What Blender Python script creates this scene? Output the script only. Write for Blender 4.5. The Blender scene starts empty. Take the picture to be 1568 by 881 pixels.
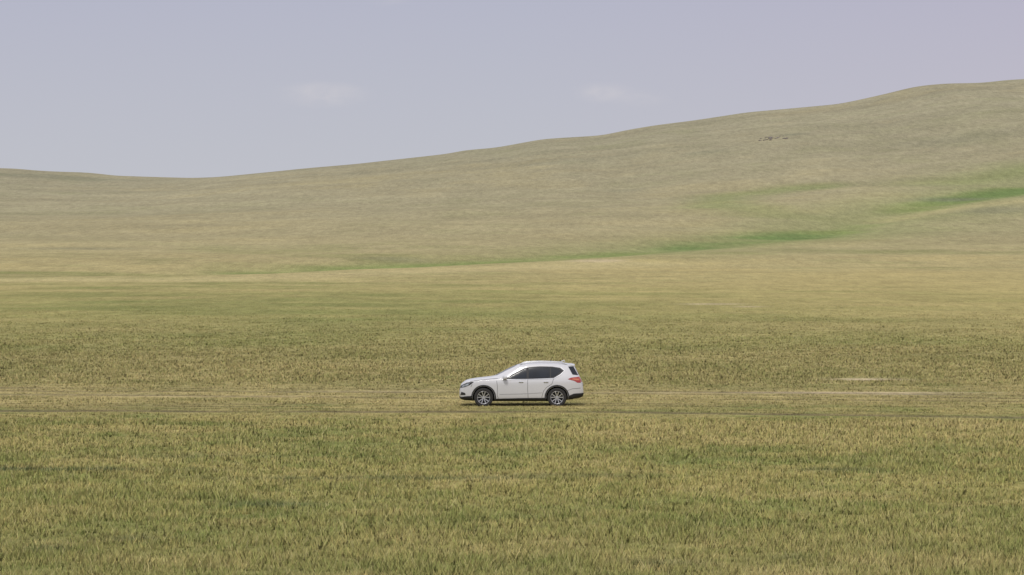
import bpy, bmesh, math, random
import numpy as np
from mathutils import Vector, Matrix, geometry
from mathutils.bvhtree import BVHTree

rng = np.random.default_rng(7)
random.seed(3)
scene = bpy.context.scene
EYE = 4.5
FOC = 4355.0      # tangent scale used for placing terrain features from image pixel coordinates

# ------------------------------------------------------------------ noise
_tab = rng.random((16, 256, 256))
def vnoise(x, y, scale, seed=0):
    t = _tab[seed % 16]
    u = np.asarray(x) / scale + 37.3 * seed; v = np.asarray(y) / scale + 11.7 * seed
    iu = np.floor(u).astype(np.int64); iv = np.floor(v).astype(np.int64)
    fu = u - iu; fv = v - iv
    fu = fu * fu * (3 - 2 * fu); fv = fv * fv * (3 - 2 * fv)
    a = t[iu & 255, iv & 255]; b = t[(iu + 1) & 255, iv & 255]
    c = t[iu & 255, (iv + 1) & 255]; d = t[(iu + 1) & 255, (iv + 1) & 255]
    return ((a * (1 - fu) + b * fu) * (1 - fv) + (c * (1 - fu) + d * fu) * fv) * 2 - 1
def fbm(x, y, scale, seed=0, oct=3):
    s = 0; a = 1; n = 0
    for i in range(oct):
        s = s + a * vnoise(x, y, scale / 2 ** i, seed + i); n += a; a *= 0.55
    return s / n
def gsmooth(a, sig):
    k = np.exp(-0.5 * (np.arange(-3 * sig, 3 * sig + 1) / sig) ** 2); k /= k.sum()
    return np.convolve(np.pad(a, 3 * sig, mode='edge'), k, mode='valid')
def sstep(a, b, x):
    t = np.clip((x - a) / (b - a), 0, 1); return t * t * (3 - 2 * t)

# ------------------------------------------------------------------ terrain heights
YT = np.arange(-7000, 7001, 1.0)
_plain = gsmooth(np.interp(YT, [-7000, 130, 200, 300, 450, 600, 900, 1500, 7000],
                               [0, 0, 0.45, 1.9, 5, 9, 12, 12, 12]), 22)
_hill = gsmooth(np.interp(YT, [-7000, 560, 700, 800, 1000, 1200, 1330, 1420, 1480, 1600, 2200, 3500, 7000],
                              [0, 0, 0.05, 0.125, 0.345, 0.65, .86, 0.985, 1.0, 0.97, 0.6, 0.25, 0.2]), 18)
rp = [(0,257),(30,257),(60,260),(100,262),(140,263),(180,268),(240,270),(300,271.5),(340,270),(400,264),(470,257),(550,250),
      (620,242),(690,234),(710,229),(760,225),(830,212),(860,210),(920,206),(960,197),(1000,190),(1060,182),(1140,169),(1200,164),(1280,157),
      (1320,149),(1360,140),(1400,130),(1440,126),(1500,125),(1540,120),(1568,119)]
RX = np.array([(p[0] - 784) / FOC * 1440 for p in rp]); RZ = np.array([EYE + (435 - p[1]) / FOC * 1440 for p in rp])
XT = np.arange(-7000, 7001, 1.0)
_ridge = gsmooth(np.interp(XT, np.concatenate([[-7000, -2500, -900, -420], RX, [420, 900, 2000, 7000]]),
                               np.concatenate([[30, 70, 45, 66], RZ, [122, 140, 90, 40]])), 4)
def base_h(x, y):
    p = np.interp(y, YT, _plain); h = np.interp(y, YT, _hill); r = np.interp(x, XT, _ridge)
    z = p + h * (r - 12)
    m = sstep(560, 800, y) * (1 - 0.75 * sstep(1250, 1400, y))
    z = z + m * (2.2 * fbm(x, y, 170, 1, 3) + 0.5 * fbm(x, y, 35, 5, 2))
    z = z + sstep(200, 420, y) * (1 - sstep(600, 900, y)) * 0.25 * fbm(x, y, 60, 8, 2)
    return z
def ground_at_pixel(px, v):
    """ground point met by the line of sight through this image pixel (column, row)"""
    ys = np.arange(30, 1470, 0.5)
    xs = (px - 784) / FOC * ys
    zr = EYE - (v - 435) / FOC * ys
    hit = np.nonzero(base_h(xs, ys) >= zr)[0]
    i = hit[0] if len(hit) else len(ys) - 1
    return (xs[i], ys[i])
def line(pts): return [ground_at_pixel(*p) for p in pts]
def pdist(x, y, poly):
    best = np.full(np.shape(x), 1e9)
    for (ax, ay), (bx, by) in zip(poly[:-1], poly[1:]):
        dx, dy = bx - ax, by - ay
        t = np.clip(((x - ax) * dx + (y - ay) * dy) / (dx * dx + dy * dy + 1e-9), 0, 1)
        best = np.minimum(best, np.hypot(x - ax - t * dx, y - ay - t * dy))
    return best

gully = line([(1700,262),(1568,286),(1500,298),(1440,308),(1370,322),(1320,338),(1230,358),(1120,367),(1010,376),(900,386),(780,393),(660,398),(540,404),(420,409),(280,416)])
branch = line([(1090,318),(1110,300),(1200,290),(1250,287)])
branch2 = line([(1110,316),(1200,330),(1320,336)])
upgreen = line([(1470,280),(1568,262),(1700,250)])
bright1 = line([(1235,356),(1150,364),(1060,372),(1000,377)])
bright2 = line([(1620,280),(1568,288),(1480,300)])
dry_line = [ground_at_pixel(-60,429), ground_at_pixel(150,428), ground_at_pixel(330,428), ground_at_pixel(700,414), ground_at_pixel(940,404)]
pale_line = line([(1370,332),(1470,316),(1568,308)])

def terrain_h(x, y):
    z = base_h(x, y)
    near = (y > 450)
    if np.ndim(x) and near.any():
        xx = x[near]; yy = y[near]
        z = z.copy()
        z[near] -= 1.3 * np.exp(-(pdist(xx, yy, gully) / 16) ** 2) * sstep(-260, -60, xx)
    return z

ruts = [  # (points x,y), half width, strength
    ([(-80,101.6),(-20,101.4),(-6,100.6),(2,100.3),(8,99.2),(20,95.6),(80,80)], 0.7, .9),
    ([(-80,103.8),(-20,103.7),(-6,102.6),(2,102.2),(8,101.3),(20,98.0),(80,82)], 0.4, 0.4),
    ([(-80,105.2),(-12,104.9),(12,104.8),(20,104.4),(80,100)], 0.42, 0.6),
    ([(-80,107),(-12,106.6),(12,106.5),(20,106.4),(80,103)], 0.4, 0.5),
    ([(-80,125),(-8,121.5),(6,119),(20,114.8),(80,100)], 0.7, 0.6),
    ([(-80,122),(-8,118.3),(6,116),(20,111.8),(80,96)], 0.6, 0.55),
    ([(-80,116),(-14,115),(-6,112.5),(0,111),(8,111),(20,109),(80,104)], 0.6, 0.5),
]
def rut_mask(x, y):
    m = np.zeros(np.shape(x)); 
    wob = 0.9 * vnoise(x, y * 0 + 3, 9, 3) + 0.25 * vnoise(x, y * 0, 2.2, 4)
    for i, (poly, hw, s) in enumerate(ruts):
        d = pdist(x, y + wob + .3 * vnoise(x, y * 0 + 7 * i, 5, 6), poly)
        brk = 0.35 + 0.65 * sstep(-0.5, 0.3, fbm(x, y * 0 + i * 31, 6, 2 + i, 3))
        m = np.maximum(m, s * brk * np.exp(-(d / hw) ** 2))
    return m

def blob(x, y, p, rx, ry):
    return np.exp(-(((x - p[0]) / rx) ** 2 + ((y - p[1]) / ry) ** 2) ** 1.5)
bare = [(ground_at_pixel(1325,582), 1.9, 1.6, .9), (ground_at_pixel(1390,604), 1.8, .8, .7), (ground_at_pixel(1290,602), 6, .8, .7), (ground_at_pixel(1190,601), 3.5, .7, .5), (ground_at_pixel(960,602),3,.6,.3),
        (ground_at_pixel(1090,466), 3.5, 3.0, .65), (ground_at_pixel(1145,470), 1.6, 2.5, .55), (ground_at_pixel(915,399), 6, 10, .6), (ground_at_pixel(330,607),5,.7,.25),
        (ground_at_pixel(560,600),4,.8,.25), (ground_at_pixel(120,605),4,.8,.2)]
dark = [(ground_at_pixel(60,722), 4.2, 0.55, .9), (ground_at_pixel(560,735), 4.5, .5, .7), (ground_at_pixel(180,830), .5, .5, .8), (ground_at_pixel(60,846), .5,.5,.6), (ground_at_pixel(1320,722), 1.2,.7,.6),
        (ground_at_pixel(420,775),1.0,.6,.7),(ground_at_pixel(860,730),2.,.6,.5),(ground_at_pixel(930,870),.6,.5,.5),(ground_at_pixel(1130,860),.5,.4,.5),(ground_at_pixel(300,700),3,.7,.4)]
hill_dark = [(ground_at_pixel(1215,206), 7, 8, .5), (ground_at_pixel(1090,232), 10, 9, .35), (ground_at_pixel(960,292), 11, 9, .3), (ground_at_pixel(80,270), 40, 30, .5), (ground_at_pixel(1520,322),14,12,.45),
             (ground_at_pixel(1460,301),12,7,.6), (ground_at_pixel(120,381),16,9,.35), (ground_at_pixel(890,246),40,14,.2),(ground_at_pixel(700,250),60,14,.16), (ground_at_pixel(1490,210),30,20,.25), (ground_at_pixel(610,394),9,8,.3), (ground_at_pixel(880,318),26,10,.18)]

def lerp(a, b, t):
    return a + (b - a) * t[:, None]
C = lambda *a: np.array(a, dtype=float)
straw = C(.47, .385, .17); green = C(.185, .215, .068); lush = C(.20, .26, .08); tan = C(.56, .46, .30); soil = C(.135, .105, .07)
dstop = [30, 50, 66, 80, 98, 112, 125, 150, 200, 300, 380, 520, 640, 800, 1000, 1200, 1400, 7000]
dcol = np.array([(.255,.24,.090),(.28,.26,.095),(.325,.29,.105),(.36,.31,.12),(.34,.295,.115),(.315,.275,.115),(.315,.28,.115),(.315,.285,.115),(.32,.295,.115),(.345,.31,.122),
                 (.385,.33,.14),(.385,.33,.158),(.375,.325,.168),(.36,.317,.18),(.345,.31,.19),(.328,.30,.194),(.315,.29,.194),(.315,.29,.194)])  # far stops paler and greyer: distance haze put into the grass colour
def ground_col(x, y):
    n1 = fbm(x, y, 90, 1, 3); n2 = fbm(x, y, 14, 4, 4); n3 = fbm(x, y, 2.4, 7, 3); n4 = fbm(x, y, .55, 10, 2)
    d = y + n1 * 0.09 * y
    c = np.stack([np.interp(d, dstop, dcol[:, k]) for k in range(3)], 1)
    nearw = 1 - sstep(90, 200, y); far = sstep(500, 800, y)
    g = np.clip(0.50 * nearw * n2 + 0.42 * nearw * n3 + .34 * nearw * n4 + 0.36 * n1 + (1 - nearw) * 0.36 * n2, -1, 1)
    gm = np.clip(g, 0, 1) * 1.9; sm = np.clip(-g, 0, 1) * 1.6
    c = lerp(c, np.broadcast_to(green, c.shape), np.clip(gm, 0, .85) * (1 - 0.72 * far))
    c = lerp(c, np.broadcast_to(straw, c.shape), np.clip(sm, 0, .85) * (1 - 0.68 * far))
    b = fbm(x * 0.22, y, 26, 9, 3)
    c *= (1 + 0.10 * b * sstep(110, 160, y))[:, None]
    h2 = fbm(x * .8, y, 45, 11, 4)
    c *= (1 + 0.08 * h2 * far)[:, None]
    wig = 5 * fbm(x, y, 30, 5, 3)
    sel = y > 400
    if sel.any():
        xx, yy, cc = x[sel], y[sel], c[sel]
        w = 10 + 8 * sstep(-40, 200, xx)
        dg = pdist(xx, yy, gully) + wig[sel] * 1.5
        streak = fbm(xx * .5, yy, 22, 12, 3)
        m = np.exp(-(dg / w) ** 2) * (0.66 + 0.10 * sstep(-150, 60, xx)) * (1 + .9 * streak) * sstep(-150, -85, xx)
        m = np.maximum(m, 0.40 * np.exp(-(dg / (w * 2.4)) ** 2) * sstep(-60, 60, xx))
        m = np.maximum(m, 0.50 * np.exp(-(pdist(xx, yy, branch) + wig[sel]) ** 2 / 13 ** 2))
        m = np.maximum(m, 0.42 * np.exp(-(pdist(xx, yy, branch2) + wig[sel]) ** 2 / 18 ** 2))
        m = np.maximum(m, 0.52 * np.exp(-(pdist(xx, yy, upgreen) + wig[sel]) ** 2 / 26 ** 2))
        cc = lerp(cc, np.broadcast_to(lush, cc.shape), np.clip(m, 0, .85))
        m = np.exp(-(pdist(xx, yy, bright1) + wig[sel] * 2) ** 2 / 14 ** 2)
        m = .7 * np.maximum(m, np.exp(-(pdist(xx, yy, bright2) + wig[sel] * 2) ** 2 / 14 ** 2)) * np.clip(1 + 1.2 * streak, 0, 1.2)
        cc = lerp(cc, np.broadcast_to(C(.145, .215, .072), cc.shape), m)
        m = 0.5 * np.exp(-(pdist(xx, yy, dry_line) / 14) ** 2) 
        m = np.maximum(m, 0.45 * np.exp(-((pdist(xx, yy, pale_line) + wig[sel] * .6) / 8) ** 2))
        cc = lerp(cc, np.broadcast_to(C(.50,.43,.22), cc.shape), m)
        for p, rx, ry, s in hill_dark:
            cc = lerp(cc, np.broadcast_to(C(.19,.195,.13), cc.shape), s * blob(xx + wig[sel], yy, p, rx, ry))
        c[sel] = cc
    for p, rx, ry, s in bare:
        c = lerp(c, np.broadcast_to(tan, c.shape), s * blob(x + n3 * .6, y, p, rx, ry))
    for p, rx, ry, s in dark:
        c = lerp(c, np.broadcast_to(C(.075,.105,.055), c.shape), s * blob(x + n2 * 2, y + n3 * .5, p, rx, ry))
    sel = (y > 70) & (y < 135)
    if sel.any():
        m = rut_mask(x[sel], y[sel])
        c[sel] = lerp(c[sel], np.broadcast_to(soil, c[sel].shape), np.clip(m * 1.0, 0, .85))
    return np.clip(c, 0.01, 1)

# ------------------------------------------------------------------ helpers
def new_mat(name):
    m = bpy.data.materials.new(name); m.use_nodes = True
    return m, m.node_tree, m.node_tree.nodes['Principled BSDF']
def simple(name, col, rough=.5, metal=0, coat=0, noise=0.06, nscale=20):
    m, nt, b = new_mat(name)
    n = nt.nodes.new('ShaderNodeTexNoise'); n.inputs['Scale'].default_value = nscale; n.inputs['Detail'].default_value = 4
    tc = nt.nodes.new('ShaderNodeTexCoord'); nt.links.new(tc.outputs['Object'], n.inputs['Vector'])
    r = nt.nodes.new('ShaderNodeValToRGB')
    r.color_ramp.elements[0].position = .3; r.color_ramp.elements[1].position = .7
    r.color_ramp.elements[0].color = (*[c * (1 - noise) for c in col], 1); r.color_ramp.elements[1].color = (*[min(1, c * (1 + noise)) for c in col], 1)
    nt.links.new(n.outputs['Fac'], r.inputs['Fac']); nt.links.new(r.outputs['Color'], b.inputs['Base Color'])
    b.inputs['Roughness'].default_value = rough; b.inputs['Metallic'].default_value = metal
    b.inputs['Coat Weight'].default_value = coat; b.inputs['Coat Roughness'].default_value = .05
    return m
def link(o, parent=None):
    scene.collection.objects.link(o)
    if parent: o.parent = parent
    return o

# ------------------------------------------------------------------ ground sheet
def axis(parts):
    out = []
    for a, b, s in parts: out.append(np.arange(a, b, s))
    return np.concatenate(out + [[parts[-1][1]]])
xs = axis([(-6500,-1500,250),(-1500,-500,40),(-500,-260,8),(-260,-40,2.2),(-40,40,.8),(40,260,2.2),(260,500,8),(500,1500,40),(1500,6500,250)])
ys = axis([(-3000,-100,200),(-100,20,15),(20,80,1.0),(80,92,.5),(92,130,.2),(130,200,.8),(200,600,2),(600,1500,3),(1500,2200,25),(2200,6500,150)])
GX, GY = np.meshgrid(xs, ys); gx = GX.ravel(); gy = GY.ravel()
gz = terrain_h(gx, gy)
sel = (gy > 70) & (gy < 135)
gz[sel] -= 0.05 * rut_mask(gx[sel], gy[sel])
nx, ny = len(xs), len(ys)
idx = np.arange(nx * ny).reshape(ny, nx)
quads = np.stack([idx[:-1, :-1], idx[:-1, 1:], idx[1:, 1:], idx[1:, :-1]], -1).reshape(-1, 4)
def np_mesh(name, co, faces, k, cols=None, smooth=True):
    me = bpy.data.meshes.new(name); n = len(co); f = len(faces)
    me.vertices.add(n); me.vertices.foreach_set('co', co.astype(np.float32).ravel())
    me.loops.add(f * k); me.loops.foreach_set('vertex_index', faces.astype(np.int32).ravel())
    me.polygons.add(f); me.polygons.foreach_set('loop_start', np.arange(0, f * k, k, dtype=np.int32))
    me.update(calc_edges=True)
    if cols is not None:
        a = me.color_attributes.new('grass_tint', 'FLOAT_COLOR', 'POINT')
        a.data.foreach_set('color', np.concatenate([cols, np.ones((n, 1))], 1).astype(np.float32).ravel())
    me.polygons.foreach_set('use_smooth', np.full(f, smooth))
    return me
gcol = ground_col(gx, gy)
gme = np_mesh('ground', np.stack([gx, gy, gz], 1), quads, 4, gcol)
ground = link(bpy.data.objects.new('grassland_ground', gme))

gm, nt, b = new_mat('steppe_ground')
N = nt.nodes; L = nt.links
at = N.new('ShaderNodeAttribute'); at.attribute_name = 'grass_tint'
geo = N.new('ShaderNodeNewGeometry')
def noise(scale, detail, rough=.6, stretch=None):
    n = N.new('ShaderNodeTexNoise'); n.inputs['Scale'].default_value = scale; n.inputs['Detail'].default_value = detail; n.inputs['Roughness'].default_value = rough
    mp = N.new('ShaderNodeMapping'); mp.inputs['Scale'].default_value = stretch or (1, 1, 1)
    L.new(geo.outputs['Position'], mp.inputs['Vector']); L.new(mp.outputs['Vector'], n.inputs['Vector'])
    return n
def mr(src, a, b_, lo, hi):
    m = N.new('ShaderNodeMapRange'); m.inputs['From Min'].default_value = a; m.inputs['From Max'].default_value = b_
    m.inputs['To Min'].default_value = lo; m.inputs['To Max'].default_value = hi; L.new(src, m.inputs['Value']); return m.outputs['Result']
def mul(a, b_):
    m = N.new('ShaderNodeMath'); m.operation = 'MULTIPLY'; L.new(a, m.inputs[0]); L.new(b_, m.inputs[1]); return m.outputs[0]
na = noise(.5, 6, .75, (1, .22, 1)); nb = noise(3.0, 5, .75, (1, .18, 1)); nc = noise(.07, 6, .65, (1, .6, 1))
v = mul(mul(mr(na.outputs['Fac'], .3, .7, .79, 1.21), mr(nb.outputs['Fac'], .3, .7, .74, 1.26)), mr(nc.outputs['Fac'], .3, .7, .91, 1.09))
sc = N.new('ShaderNodeVectorMath'); sc.operation = 'SCALE'; L.new(at.outputs['Color'], sc.inputs[0]); L.new(v, sc.inputs['Scale'])
L.new(sc.outputs[0], b.inputs['Base Color'])
b.inputs['Roughness'].default_value = 1; b.inputs['Specular IOR Level'].default_value = .05
bp = N.new('ShaderNodeBump'); bp.inputs['Strength'].default_value = .5; bp.inputs['Distance'].default_value = .2
L.new(nb.outputs['Fac'], bp.inputs['Height']); L.new(bp.outputs['Normal'], b.inputs['Normal'])
gme.materials.append(gm)

# ------------------------------------------------------------------ grass blades (one object)
def scatter(n_t, d0, d1, p):
    e = 2 - p
    u = rng.random(n_t)
    d = (d0 ** e + u * (d1 ** e - d0 ** e)) ** (1 / e)
    x = (rng.random(n_t) * 2 - 1) * 0.25 * d
    return x, d
tx, ty = scatter(185000, 36, 420, 1.9)
keep = rng.random(len(tx)) > sstep(120, 420, ty) * .97
tx = tx[keep]; ty = ty[keep]; NT = len(tx); PER = 9
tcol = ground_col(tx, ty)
clump = fbm(tx, ty, 1.3, 3, 3); patch = fbm(tx, ty, 9, 6, 3)
rm = np.zeros(NT); s_ = (ty > 70) & (ty < 135)
rm[s_] = np.maximum(rut_mask(tx[s_], ty[s_]), np.maximum(.9 * rut_mask(tx[s_], ty[s_] + .8), .7 * rut_mask(tx[s_], ty[s_] + 1.5)))
lane = sstep(92, 96, ty) * (1 - sstep(122, 132, ty))
hgt = (0.098 + 0.055 * clump + .03 * patch + 0.022 * rng.standard_normal(NT)) * (1 - 0.5 * lane) * (1 - 0.9 * np.clip(rm * 1.3, 0, 1))
for p, rx, ry, s in bare: hgt *= 1 - .95 * blob(tx, ty, p, rx, ry)
under = (np.abs(tx - .35) < 2.6) & (np.abs(ty - 105.7) < 1.3)
hgt = np.where(under, np.minimum(hgt, .045), hgt)
hgt *= 1 - 0.7 * sstep(130, 400, ty)
hgt = np.clip(hgt, .010, .30)
tcol = tcol * (1 + 0.11 * rng.standard_normal(NT))[:, None]
n = NT * PER
X = np.repeat(tx, PER); Y = np.repeat(ty, PER); H = np.repeat(hgt, PER) * (0.5 + 0.8 * rng.random(n)); col = np.repeat(tcol, PER, 0)
sp = np.clip(Y / 50, 1, 6) * .11
ang = rng.random(n) * 2 * np.pi; rr = np.sqrt(rng.random(n)) * sp
bx = X + rr * np.cos(ang); by = Y + rr * np.sin(ang)
stalk = rng.random(n) < .07
H = np.where(stalk, H * 1.6, H)
lean = H * (0.15 + .75 * rng.random(n)); la = ang + rng.standard_normal(n) * .8
wid = 0.007 * np.clip(Y / 48, .9, 4) * (0.6 + .8 * rng.random(n)); wid = np.where(stalk, wid * .7, wid)
wa = rng.random(n) * np.pi
bz = terrain_h(bx, by) - .01
v0 = np.stack([bx - wid * np.cos(wa), by - wid * np.sin(wa), bz], 1)
v1 = np.stack([bx + wid * np.cos(wa), by + wid * np.sin(wa), bz], 1)
v2 = np.stack([bx + lean * np.cos(la) + .03 * H, by + lean * np.sin(la), bz + H], 1)
col = col * (1 + .09 * rng.standard_normal(n))[:, None]
hue = rng.random(n)[:, None]
col = np.where(hue < .25, col * C(.86, .98, .82), np.where(hue > .75, col * C(1.10, 1.02, 1.02), col))
strawc = C(.50, .43, .23)
col = np.where(stalk[:, None], col * .5 + strawc * .5, col)
co = np.stack([v0, v1, v2], 1).reshape(-1, 3)
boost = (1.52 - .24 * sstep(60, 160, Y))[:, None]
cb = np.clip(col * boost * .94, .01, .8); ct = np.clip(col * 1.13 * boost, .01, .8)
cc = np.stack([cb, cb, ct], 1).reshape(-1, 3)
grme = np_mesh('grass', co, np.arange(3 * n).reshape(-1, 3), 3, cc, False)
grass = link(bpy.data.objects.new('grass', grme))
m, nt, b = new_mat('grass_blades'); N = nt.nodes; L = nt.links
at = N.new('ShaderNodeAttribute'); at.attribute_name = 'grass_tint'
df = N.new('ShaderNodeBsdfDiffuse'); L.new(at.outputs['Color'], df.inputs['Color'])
geo = N.new('ShaderNodeNewGeometry')
mx = N.new('ShaderNodeMix'); mx.data_type = 'VECTOR'; mx.inputs['Factor'].default_value = .78
L.new(geo.outputs['Normal'], mx.inputs[4]); mx.inputs[5].default_value = (0, 0, 1)
nm = N.new('ShaderNodeVectorMath'); nm.operation = 'NORMALIZE'; L.new(mx.outputs[1], nm.inputs[0]); L.new(nm.outputs[0], df.inputs['Normal'])
L.new(df.outputs[0], N['Material Output'].inputs['Surface'])
grme.materials.append(m)

# ------------------------------------------------------------------ rocks
rockm = simple('rock', (.19, .165, .15), .95, noise=.4, nscale=1.2)
def rocks(name, centre, items):
    bm = bmesh.new()
    for (dx, dy, r, fl) in items:
        px, py = centre[0] + dx, centre[1] + dy
        pz = float(terrain_h(np.array([px]), np.array([py]))[0])
        g = bmesh.ops.create_icosphere(bm, subdivisions=3, radius=1)
        for vv in g['verts']:
            k = 1 + .22 * float(vnoise(vv.co.x * 3 + dx, vv.co.y * 3 + vv.co.z * 5, 1.3, 2))
            vv.co = Vector((vv.co.x * r * k, vv.co.y * r * k * .8, vv.co.z * r * fl * k)) + Vector((px, py, pz))
    me = bpy.data.meshes.new(name); bm.to_mesh(me); bm.free(); me.materials.append(rockm)
    return link(bpy.data.objects.new(name, me))
rocks('rock_outcrop', ground_at_pixel(1181, 212), [(random.gauss(0, 2.8), random.gauss(0, 5), random.uniform(.3, .9), random.uniform(.25, .5)) for _ in range(26)])

# ------------------------------------------------------------------ car
car = link(bpy.data.objects.new('white_suv_car', None)); car.empty_display_size = 1
CARX, CARY = -1.966, 105.75
paint = simple('white_paint', (.64, .645, .68), .32, coat=.6, noise=.015)
black = simple('black_plastic', (.022, .022, .025), .6, noise=.2)
glass = simple('tinted_glass', (.010, .015, .024), .12, noise=.3, nscale=2)
chrome = simple('satin_chrome', (.72, .73, .75), .22, metal=1, noise=.04)
alloy = simple('alloy', (.62, .63, .66), .3, metal=.85, noise=.05)
rubber = simple('tyre_rubber', (.028, .027, .026), .85, noise=.3)
red = simple('tail_lamp_red', (.40, .03, .02), .15, coat=1, noise=.2)
amber = simple('lamp_amber', (.62, .20, .10), .2, coat=1, noise=.1)
lens = simple('headlamp_lens', (.30, .33, .37), .08, coat=1, noise=.5, nscale=14)
seam = simple('panel_gap', (.14, .14, .15), .8, noise=.1)
well = simple('wheel_well', (.012, .012, .012), .9)

st = [0, .05, .14, .30, .50, .75, 1.0, 1.22, 1.34, 1.5, 1.75, 2.0, 2.2, 2.35, 2.6, 2.9, 3.2, 3.5, 3.8, 4.02, 4.17, 4.26, 4.34, 4.43, 4.50, 4.56, 4.60]
def I(x, pts): return float(np.interp(x, [p[0] for p in pts], [p[1] for p in pts]))
ztop = [(0,.82),(.05,.88),(.14,.94),(.30,1.00),(.5,1.04),(.75,1.075),(1,1.10),(1.22,1.125),(1.34,1.15),(1.5,1.235),(1.75,1.37),(2,1.49),(2.2,1.57),(2.35,1.605),(2.6,1.635),(2.9,1.65),(3.2,1.65),(3.5,1.642),(3.8,1.628),(4.02,1.608),(4.17,1.588),(4.26,1.55),(4.34,1.42),(4.43,1.22),(4.5,1.07),(4.56,.96),(4.6,.86)]
wside = [(0,.52),(.05,.66),(.14,.77),(.3,.85),(.5,.89),(.75,.905),(1.3,.91),(3.7,.91),(4.1,.89),(4.33,.85),(4.5,.79),(4.6,.70)]
wroof = [(0,.44),(.05,.55),(.14,.63),(.3,.68),(.5,.70),(1.22,.72),(1.34,.72),(1.75,.695),(2.2,.67),(3.2,.655),(4.0,.63),(4.25,.61),(4.42,.64),(4.6,.6)]
zbot = [(0,.30),(.14,.24),(.5,.22),(1,.2),(3.6,.2),(4.2,.27),(4.6,.36)]
rows = []
for x in st:
    zt = I(x, ztop); w = I(x, wside); wr = I(x, wroof); zb = I(x, zbot)
    cabin = min(1, max(0, (zt - 1.12) / .3))
    belt = min(1.03 + .02 * max(0, x - 1.5), zt - .05)
    sh = min(.90 + .015 * x, belt - .05)
    ze = zt - .03 - .055 * cabin
    yb = w * .955; 
    r = [(0, zb), (w * .86, zb), (w * .965, zb + .10), (w * .995, (zb + sh) * .5 + .03), (w, sh - .04), (w * .985, sh + .02), (yb, belt)]
    for t in (.33, .7):
        r.append((yb + (wr - yb) * t + .012 * cabin, belt + (ze - belt) * t))
    r += [(wr, ze), (wr * .9, zt - .012 - .018 * cabin), (wr * .5, zt - .004), (0, zt)]
    rr_ = []
    for k, (yy, zz) in enumerate(r):
        dx = 0
        f = max(0, 1 - x / .3); dx += f * .07 * max(0, (zz - .55) / .3) ; dx += f * .05 * max(0, (.42 - zz) / .2)
        g = max(0, (x - 4.33) / .27); dx -= g * .05 * max(0, (.5 - zz) / .25); dx += g * .03 * (1 if .42 < zz < .7 else 0)
        rr_.append((x + dx, yy, zz))
    rows.append(rr_)
bm = bmesh.new(); K = len(rows[0])
Lv, Rv = [], []
for r in rows:
    l = [bm.verts.new((p[0], -p[1], p[2])) for p in r]
    rv = [l[0]] + [bm.verts.new(p) for p in r[1:-1]] + [l[-1]]
    Lv.append(l); Rv.append(rv)
for i in range(len(rows) - 1):
    for k in range(K - 1):
        bm.faces.new([Lv[i][k], Lv[i + 1][k], Lv[i + 1][k + 1], Lv[i][k + 1]])
        bm.faces.new([Rv[i][k], Rv[i][k + 1], Rv[i + 1][k + 1], Rv[i + 1][k]])
for i in (0, -1):
    for k in range(K - 1):
        q = [Lv[i][k], Lv[i][k + 1], Rv[i][k + 1], Rv[i][k]]
        q2 = []
        for a in q:
            if a not in q2: q2.append(a)
        bm.faces.new(q2)
bmesh.ops.recalc_face_normals(bm, faces=bm.faces)
me = bpy.data.meshes.new('body'); bm.to_mesh(me); bm.free(); me.materials.append(paint); me.materials.append(black)
body = link(bpy.data.objects.new('body', me), car)
sub = body.modifiers.new('s', 'SUBSURF'); sub.levels = 2; sub.render_levels = 2
cutters = []
for cx in (.92, 3.625):
    for s in (-1, 1):
        bm = bmesh.new()
        bmesh.ops.create_cone(bm, cap_ends=True, segments=48, radius1=.405, radius2=.405, depth=.6, matrix=Matrix.Translation((cx, s * .86, .365)) @ Matrix.Rotation(math.pi / 2, 4, 'X'))
        cm = bpy.data.meshes.new('c'); bm.to_mesh(cm); bm.free(); cm.materials.append(well)
        co_ = link(bpy.data.objects.new('cutter', cm)); cutters.append(co_)
        md = body.modifiers.new('b', 'BOOLEAN'); md.object = co_; md.operation = 'DIFFERENCE'; md.solver = 'EXACT'
        try: md.material_mode = 'TRANSFER'
        except Exception: pass
dg = bpy.context.evaluated_depsgraph_get()
nb_ = bpy.data.meshes.new_from_object(body.evaluated_get(dg))
body.modifiers.clear(); body.data = nb_
for c_ in cutters: bpy.data.objects.remove(c_)
bi = [i for i, m_ in enumerate(nb_.materials) if m_ and m_.name.startswith('black')]
bi = bi[0] if bi else 0
for p in nb_.polygons:
    if p.center.z < .285 and p.material_index == 0: p.material_index = bi
nb_.polygons.foreach_set('use_smooth', [True] * len(nb_.polygons)); nb_.set_sharp_from_angle(angle=math.radians(38))
bvh = BVHTree.FromPolygons([v_.co for v_ in nb_.vertices], [list(p.vertices) for p in nb_.polygons])

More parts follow.
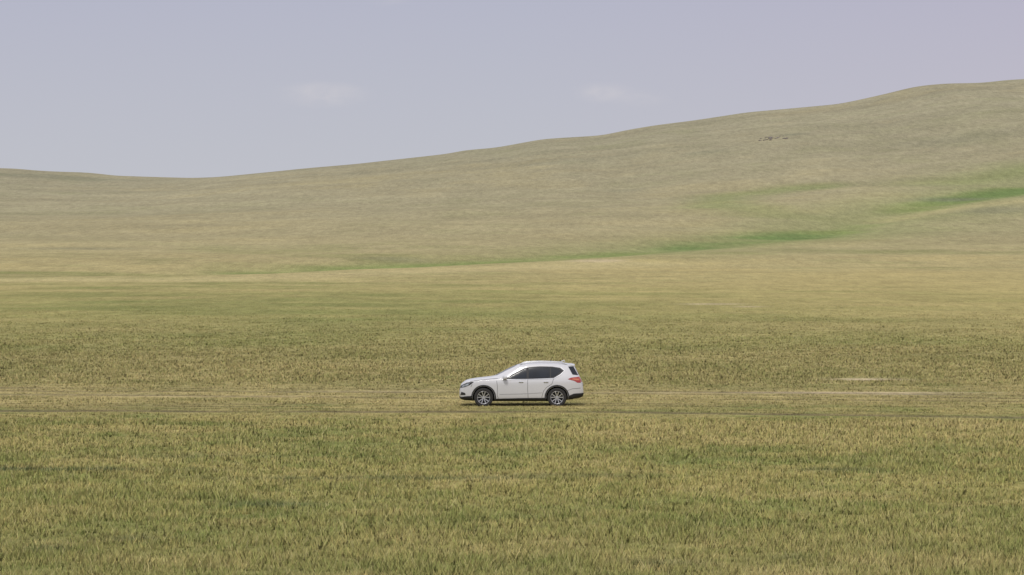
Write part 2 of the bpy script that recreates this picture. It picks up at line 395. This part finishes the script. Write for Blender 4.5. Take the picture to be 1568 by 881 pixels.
def dense(poly, s):
    out = []
    for i in range(len(poly)):
        a = Vector(poly[i]); c = Vector(poly[(i + 1) % len(poly)]); n_ = max(1, int((c - a).length / s))
        for k in range(n_): out.append(a + (c - a) * k / n_)
    return out
def decal(name, poly, mat, axis='side', off=.006, step=.03, minv=.5, both=True):
    """thin panel that follows the body surface"""
    pts = dense(poly, step); nbd = len(pts)
    x0 = min(p.x for p in pts); x1 = max(p.x for p in pts); y0 = min(p.y for p in pts); y1 = max(p.y for p in pts)
    inner = []
    a = x0 + step * .5
    while a < x1:
        c = y0 + step * .5
        while c < y1: inner.append(Vector((a, c))); c += step
        a += step
    r = geometry.delaunay_2d_cdt(pts + inner, [], [list(range(nbd))], 1, 1e-5)
    verts2, faces = r[0], r[2]
    sides = {'side': [-1, 1] if both else [-1], 'front': [1], 'rear': [-1]}[axis]
    bm = bmesh.new()
    for s in sides:
        vs = []
        for p in verts2:
            if axis == 'side': o = Vector((p.x, s * 3, p.y)); d = Vector((0, -s, 0))
            elif axis == 'front': o = Vector((-3, p.x, p.y)); d = Vector((1, 0, 0))
            else: o = Vector((8, p.x, p.y)); d = Vector((-1, 0, 0))
            h, nrm, _, _ = bvh.ray_cast(o, d)
            if h is None or (axis == 'side' and abs(h.y) < minv): vs.append(None); continue
            if nrm.dot(d) > 0: nrm = -nrm
            vs.append(bm.verts.new(h + nrm * off))
        for f in faces:
            q = [vs[i] for i in f]
            if None in q: continue
            try: 
                ff = bm.faces.new(q); ff.smooth = True
            except Exception: pass
    bmesh.ops.recalc_face_normals(bm, faces=bm.faces)
    me = bpy.data.meshes.new(name); bm.to_mesh(me); bm.free(); me.materials.append(mat)
    return link(bpy.data.objects.new(name, me), car)
def strip(pts, w):
    up, dn = [], []
    for i, p in enumerate(pts):
        a = Vector(pts[max(0, i - 1)]); c = Vector(pts[min(len(pts) - 1, i + 1)]); t = (c - a).normalized(); n_ = Vector((-t.y, t.x)) * w / 2
        up.append(Vector(p) + n_); dn.append(Vector(p) - n_)
    return [tuple(p) for p in up] + [tuple(p) for p in reversed(dn)]
def arc(cx, cz, r, a0, a1, n_=28):
    return [(cx + r * math.cos(math.radians(a0 + (a1 - a0) * i / n_)), cz + r * math.sin(math.radians(a0 + (a1 - a0) * i / n_))) for i in range(n_ + 1)]

decal('window_surround', [(1.66,1.03),(1.92,1.17),(2.14,1.29),(2.34,1.40),(2.57,1.475),(3.0,1.50),(3.45,1.49),(3.74,1.445),(3.88,1.34),(3.74,1.21),(3.50,1.075),(2.6,1.035)], black, off=.004)
decal('front_window', [(1.80,1.065),(2.00,1.165),(2.19,1.27),(2.36,1.365),(2.50,1.425),(2.50,1.07)], glass, off=.012)
decal('rear_window_side', [(2.585,1.075),(2.585,1.45),(3.0,1.462),(3.36,1.455),(3.36,1.09)], glass, off=.012)
decal('quarter_window', [(3.41,1.11),(3.41,1.45),(3.62,1.425),(3.78,1.34),(3.56,1.15)], glass, off=.012)
decal('window_trim', strip([(1.64,1.015),(2.6,1.025),(3.52,1.06),(3.76,1.20),(3.91,1.34),(3.76,1.46)], .018), chrome, off=.014)
decal('tail_glass', [(4.04,1.49),(4.23,1.50),(4.41,1.17),(4.20,1.20)], glass, off=.006)
for nm_, x_ in (('door_gap_front', [(1.40,.98),(1.43,.75),(1.42,.45),(1.46,.33)]), ('door_gap_mid', [(2.545,1.02),(2.54,.7),(2.56,.33)]), ('door_gap_rear', [(3.50,1.05),(3.44,.86),(3.25,.74),(3.13,.6),(3.06,.36)]),
                ('hood_gap', [(.42,.95),(.8,1.0),(1.2,1.04),(1.45,1.06)]), ('bumper_gap', [(.50,.85),(.45,.74)]), ('rear_bumper_gap', [(3.98,.60),(4.2,.68),(4.5,.70)])):
    decal(nm_, strip(x_, .014), seam, off=.003)
decal('sill_cladding', [(1.30,.19),(1.33,.31),(2.2,.335),(3.18,.345),(3.24,.19)], black, off=.008)
decal('door_crease_shade', strip([(1.5,.47),(2.3,.49),(3.08,.53)], .02), simple('crease_shade', (.40,.40,.43), .3), off=.004)  # darker grey strip paints in the shade of a door crease
for nm_, cx in (('front_arch', .92), ('rear_arch', 3.625)):
    decal(nm_, arc(cx, .365, .412, -18, 198) + list(reversed(arc(cx, .365, .458, -18, 198))), black, off=.012, minv=.45)
decal('front_lower_bumper', [(.04,.26),(.03,.36),(.25,.40),(.50,.42),(.52,.20)], black, off=.006, minv=.3)
decal('front_bumper_mouth', [(-.55,.27),(-.6,.40),(.6,.40),(.55,.27)], black, axis='front', off=.006)
decal('fog_lamp', [(.06,.44),(.10,.56),(.24,.52),(.26,.45)], black, off=.008, minv=.3)
decal('grille', [(-.42,.60),(-.5,.76),(.5,.76),(.42,.60)], black, axis='front', off=.008)
decal('grille_chrome', strip([(-.40,.775),(-.22,.60),(.22,.60),(.40,.775)], .05), chrome, axis='front', off=.016)
decal('headlamp_housing', [(.06,.70),(.10,.80),(.30,.90),(.50,.935),(.56,.925),(.42,.82),(.24,.74)], black, off=.006, minv=.3)
decal('headlamp_lens', [(.11,.725),(.14,.79),(.30,.865),(.42,.885),(.34,.80),(.23,.755)], lens, off=.012, minv=.3)
decal('windshield', [(-.57,1.17),(-.50,1.49),(-.3,1.54),(.3,1.54),(.50,1.49),(.57,1.17),(0,1.16)], glass, axis='front', off=.006)
decal('rear_window', [(-.56,1.16),(-.54,1.46),(.54,1.46),(.56,1.16)], glass, axis='rear', off=.006)
decal('tail_lamp', [(4.02,1.03),(4.14,1.085),(4.44,1.12),(4.50,1.06),(4.50,.90),(4.38,.90),(4.26,.97)], red, off=.008)
decal('tail_lamp_indicator', [(4.14,1.03),(4.24,1.055),(4.42,1.045),(4.46,.99),(4.36,.985)], amber, off=.014)
decal('rear_tail_lamp_l', [(-.76,.92),(-.74,1.06),(-.45,1.04),(-.46,.95)], red, axis='rear', off=.008)
decal('rear_tail_lamp_r', [(.76,.92),(.74,1.06),(.45,1.04),(.46,.95)], red, axis='rear', off=.008)
decal('rear_lower_bumper', [(4.03,.24),(4.06,.42),(4.25,.50),(4.60,.52),(4.60,.30),(4.2,.24)], black, off=.008)
decal('rear_bumper_panel', [(-.7,.33),(-.7,.50),(.7,.50),(.7,.33)], black, axis='rear', off=.008)
decal('number_plate', [(-.26,.74),(-.26,.86),(.26,.86),(.26,.74)], simple('plate', (.05,.12,.45), .4), axis='rear', off=.012)

def add_bm(name, fn, mat, smooth=True, bevel=0):
    bm = bmesh.new(); fn(bm)
    for f in bm.faces: f.smooth = smooth
    me = bpy.data.meshes.new(name); bm.to_mesh(me); bm.free(); me.materials.append(mat)
    o = link(bpy.data.objects.new(name, me), car)
    if bevel:
        md = o.modifiers.new('b', 'BEVEL'); md.width = bevel; md.segments = 3
    return o
def tube(bm, pts, r, seg=10, flat=1):
    rings = []
    for i, p in enumerate(pts):
        p = Vector(p); t = (Vector(pts[min(i + 1, len(pts) - 1)]) - Vector(pts[max(i - 1, 0)])).normalized()
        a = t.cross(Vector((0, 1, 0))).normalized(); c = Vector((0, 1, 0))
        rings.append([bm.verts.new(p + a * r * math.cos(2 * math.pi * k / seg) + c * r * flat * math.sin(2 * math.pi * k / seg)) for k in range(seg)])
    for i in range(len(rings) - 1):
        for k in range(seg):
            bm.faces.new([rings[i][k], rings[i][(k + 1) % seg], rings[i + 1][(k + 1) % seg], rings[i + 1][k]])
    bm.faces.new(rings[0]); bm.faces.new(list(reversed(rings[-1])))
    bmesh.ops.recalc_face_normals(bm, faces=bm.faces)
def top_z(x, y):
    h = bvh.ray_cast(Vector((x, y, 4)), Vector((0, 0, -1)))[0]; return h.z
for s, nm_ in ((-1, 'roof_rail_l'), (1, 'roof_rail_r')):
    pts = []
    for i, x in enumerate(np.linspace(2.25, 4.0, 16)):
        e = min(i, 15 - i); lift = .0 if e == 0 else (.035 if e == 1 else .052)
        pts.append((x, s * .585, top_z(x, s * .585) + lift))
    add_bm(nm_, lambda bm: tube(bm, pts, .017, flat=1.1), alloy)
def fin(bm):
    z = top_z(3.85, 0)
    tube(bm, [(3.74, 0, z - .0), (3.82, 0, z + .05), (3.90, 0, z + .085), (3.93, 0, z + .02)], .018, 8)
add_bm('roof_antenna', fin, paint)
def spoil(bm):
    z = top_z(4.10, 0)
    v_ = []
    for (x, dz) in ((4.02, .0), (4.18, .002), (4.30, -.03), (4.29, -.06), (4.16, -.07)):
        v_.append([bm.verts.new((x - .06 * abs(y) ** 2, y, z + dz + .0 - .13 * abs(y) ** 2.5)) for y in np.linspace(-.6, .6, 13)])
    for i in range(5):
        a = v_[i]; c = v_[(i + 1) % 5]
        for k in range(12): bm.faces.new([a[k], a[k + 1], c[k + 1], c[k]])
    bm.faces.new([r[0] for r in v_]); bm.faces.new([r[-1] for r in reversed(v_)])
    bmesh.ops.recalc_face_normals(bm, faces=bm.faces)
add_bm('rear_spoiler', spoil, paint, smooth=False, bevel=.006)
for s, nm_ in ((-1, 'l'), (1, 'r')):
    def mir(bm):
        g = bmesh.ops.create_icosphere(bm, subdivisions=3, radius=1)
        for v_ in g['verts']:
            c = v_.co; q = [math.copysign(abs(k) ** .7, k) for k in c]
            v_.co = Vector((1.70 + q[0] * (.075) + .03 * q[1] * s, s * 1.0 + q[1] * .10, 1.10 + q[2] * .075))
    add_bm('mirror_' + nm_, mir, paint)
    add_bm('mirror_stalk_' + nm_, lambda bm: bmesh.ops.create_cube(bm, size=1, matrix=Matrix.Translation((1.71, s * .90, 1.045)) @ Matrix.Diagonal((.07, .12, .04, 1))), black, False, .01)
    for j, x in enumerate((2.30, 3.22)):
        h = bvh.ray_cast(Vector((x, s * 3, .93)), Vector((0, -s, 0)))[0]
        add_bm('door_handle_%s%d' % (nm_, j), lambda bm: bmesh.ops.create_cube(bm, size=1, matrix=Matrix.Translation((x, h.y + s * .02, .93)) @ Matrix.Diagonal((.17, .03, .03, 1))), chrome, False, .01)

def lathe(bm, prof, cx, cy, cz, s, seg=48):
    rings = [[bm.verts.new((cx + r * math.cos(2 * math.pi * k / seg), cy + s * y, cz + r * math.sin(2 * math.pi * k / seg))) for k in range(seg)] for r, y in prof]
    for i in range(len(rings) - 1):
        for k in range(seg): bm.faces.new([rings[i][k], rings[i][(k + 1) % seg], rings[i + 1][(k + 1) % seg], rings[i + 1][k]])
    bmesh.ops.recalc_face_normals(bm, faces=bm.faces)
WR = .355
for wn, cx in (('front', .92), ('rear', 3.625)):
    for s, sn in ((-1, 'l'), (1, 'r')):
        cy = s * .79; tag = wn + '_' + sn
        add_bm('tyre_' + tag, lambda bm: lathe(bm, [(.225, -.10), (.29, -.115), (.335, -.11), (WR, -.08), (WR, 0), (WR, .08), (.335, .108), (.29, .113), (.24, .10), (.232, .09)], cx, cy, WR, s), rubber)
        add_bm('rim_' + tag, lambda bm: lathe(bm, [(.236, .095), (.240, .104), (.232, .106), (.222, .09), (.215, .03)], cx, cy, WR, s), alloy)
        add_bm('dark_backing_' + tag, lambda bm: lathe(bm, [(.235, .02), (.001, .02)], cx, cy, WR, s), well)  # added dark disc that blacks out the wheel behind the spokes
        def spokes(bm):
            lathe(bm, [(.001, .092), (.045, .09), (.055, .075), (.055, .03)], cx, cy, WR, s, 24)
            for k in range(5):
                for da in (-13, 13):
                    a0 = math.radians(90 + 72 * k + da * .45); a1 = math.radians(90 + 72 * k + da * 1.25)
                    p0 = Vector((math.cos(a0), 0, math.sin(a0))) * .04; p1 = Vector((math.cos(a1), 0, math.sin(a1))) * .228
                    t = (p1 - p0).normalized(); nn = Vector((-t.z, 0, t.x))
                    base = Vector((cx, cy, WR)); vs = []
                    for p, w_, yo in ((p0, .015, .085), (p1, .019, .095)):
                        for q, yy in ((-1, yo), (1, yo), (1, .035), (-1, .035)):
                            vs.append(bm.verts.new(base + p + nn * q * w_ + Vector((0, s * yy, 0))))
                    for a, b2, c, d in ((0,1,5,4),(1,2,6,5),(2,3,7,6),(3,0,4,7),(0,3,2,1),(4,5,6,7)):
                        bm.faces.new([vs[a], vs[b2], vs[c], vs[d]])
            bmesh.ops.recalc_face_normals(bm, faces=bm.faces)
        add_bm('spokes_' + tag, spokes, alloy, False)
car.location = (CARX, CARY, -0.045)

# ------------------------------------------------------------------ light and sky
SUN_EL, SUN_AZ = 52, 193       # azimuth clockwise from +Y
sd = bpy.data.lights.new('sun', 'SUN'); sd.energy = 1.45; sd.angle = math.radians(12); sd.color = (1, .955, .88)
sun = link(bpy.data.objects.new('sun', sd))
e, a = math.radians(SUN_EL), math.radians(SUN_AZ)
dirv = Vector((math.sin(a) * math.cos(e), math.cos(a) * math.cos(e), math.sin(e)))
sun.rotation_euler = dirv.to_track_quat('Z', 'Y').to_euler()
w = bpy.data.worlds.new('World'); scene.world = w; w.use_nodes = True
nt = w.node_tree; N = nt.nodes; L = nt.links
bg = N['Background']; bg.inputs['Strength'].default_value = .1
sky = N.new('ShaderNodeTexSky'); sky.sky_type = 'NISHITA'; sky.sun_disc = False
sky.sun_elevation = e; sky.sun_rotation = a; sky.dust_density = 4; sky.air_density = 1; sky.ozone_density = 2
tc = N.new('ShaderNodeTexCoord'); sep = N.new('ShaderNodeSeparateXYZ'); L.new(tc.outputs['Generated'], sep.inputs[0])
ramp = N.new('ShaderNodeValToRGB'); L.new(sep.outputs['Z'], ramp.inputs['Fac'])
el = ramp.color_ramp.elements
el[0].position = 0; el[0].color = (.60, .61, .645, 1); el[1].position = 1; el[1].color = (.82, .82, .87, 1)
e2 = el.new(.04); e2.color = (.555, .567, .628, 1)
e3 = el.new(.10); e3.color = (.485, .492, .602, 1)
e4 = el.new(.35); e4.color = (.68, .69, .75, 1)
hz = N.new('ShaderNodeMapRange'); L.new(sep.outputs['X'], hz.inputs['Value']); hz.inputs['From Min'].default_value = 0; hz.inputs['From Max'].default_value = .2
pk = N.new('ShaderNodeMix'); pk.data_type = 'RGBA'; pk.blend_type = 'MULTIPLY'; L.new(hz.outputs[0], pk.inputs['Factor'])
L.new(ramp.outputs['Color'], pk.inputs[6]); pk.inputs[7].default_value = (1.03, .97, .985, 1)
x10 = N.new('ShaderNodeVectorMath'); x10.operation = 'SCALE'; x10.inputs['Scale'].default_value = 10; L.new(pk.outputs[2], x10.inputs[0])
mixs = N.new('ShaderNodeMix'); mixs.data_type = 'RGBA'; mixs.inputs['Factor'].default_value = .90
L.new(sky.outputs[0], mixs.inputs[6]); L.new(x10.outputs[0], mixs.inputs[7])
def gauss(cx, cz, rx, rz):
    mp = N.new('ShaderNodeMapping'); mp.vector_type = 'POINT'
    mp.inputs['Location'].default_value = (-cx / rx, 0, -cz / rz); mp.inputs['Scale'].default_value = (1 / rx, 0, 1 / rz)
    L.new(tc.outputs['Generated'], mp.inputs['Vector'])
    ln = N.new('ShaderNodeVectorMath'); ln.operation = 'LENGTH'; L.new(mp.outputs[0], ln.inputs[0])
    m_ = N.new('ShaderNodeMapRange'); m_.interpolation_type = 'SMOOTHSTEP'; m_.inputs['From Min'].default_value = 1; m_.inputs['From Max'].default_value = 0
    L.new(ln.outputs['Value'], m_.inputs['Value']); return m_.outputs[0]
def bb(px, v): return (px - 784) / FOC, (435 - v) / FOC
tot = None
for (px, v_, rx, rz, s_) in ((495,146,90,24,1), (925,143,60,20,.85), (975,152,60,18,.6), (590,0,50,16,.4)):
    cx, cz = bb(px, v_); o = gauss(cx, cz, rx / FOC, rz / FOC)
    m_ = N.new('ShaderNodeMath'); m_.operation = 'MULTIPLY'; m_.inputs[1].default_value = s_; L.new(o, m_.inputs[0])
    if tot is None: tot = m_.outputs[0]
    else:
        ad = N.new('ShaderNodeMath'); ad.operation = 'MAXIMUM'; L.new(tot, ad.inputs[0]); L.new(m_.outputs[0], ad.inputs[1]); tot = ad.outputs[0]
cn = N.new('ShaderNodeTexNoise'); cn.inputs['Scale'].default_value = 90; cn.inputs['Detail'].default_value = 6
cm_ = N.new('ShaderNodeMapping'); cm_.inputs['Scale'].default_value = (1, 1, 2); L.new(tc.outputs['Generated'], cm_.inputs[0]); L.new(cm_.outputs[0], cn.inputs['Vector'])
cr = N.new('ShaderNodeMapRange'); cr.inputs['From Min'].default_value = .3; cr.inputs['From Max'].default_value = .7; L.new(cn.outputs['Fac'], cr.inputs['Value'])
cmul = N.new('ShaderNodeMath'); cmul.operation = 'MULTIPLY'; L.new(tot, cmul.inputs[0]); L.new(cr.outputs[0], cmul.inputs[1])
cs = N.new('ShaderNodeMath'); cs.operation = 'MULTIPLY'; cs.inputs[1].default_value = .65; L.new(cmul.outputs[0], cs.inputs[0])
fin_ = N.new('ShaderNodeMix'); fin_.data_type = 'RGBA'; L.new(cs.outputs[0], fin_.inputs['Factor']); L.new(mixs.outputs[2], fin_.inputs[6]); fin_.inputs[7].default_value = (6.6, 6.3, 6.5, 1)
L.new(fin_.outputs[2], bg.inputs['Color'])

cd = bpy.data.cameras.new('camera'); cd.lens = 100; cd.sensor_width = 36; cd.clip_end = 20000; cd.clip_start = .5
cam = link(bpy.data.objects.new('camera', cd)); cam.location = (0, 0, EYE)
cam.rotation_euler = (math.radians(90) - math.atan(5.5 / FOC), 0, 0)
scene.camera = cam
scene.view_settings.view_transform = 'Standard'; scene.view_settings.look = 'None'; scene.view_settings.exposure = 0
print('verts ground', len(gx), 'blades', n)
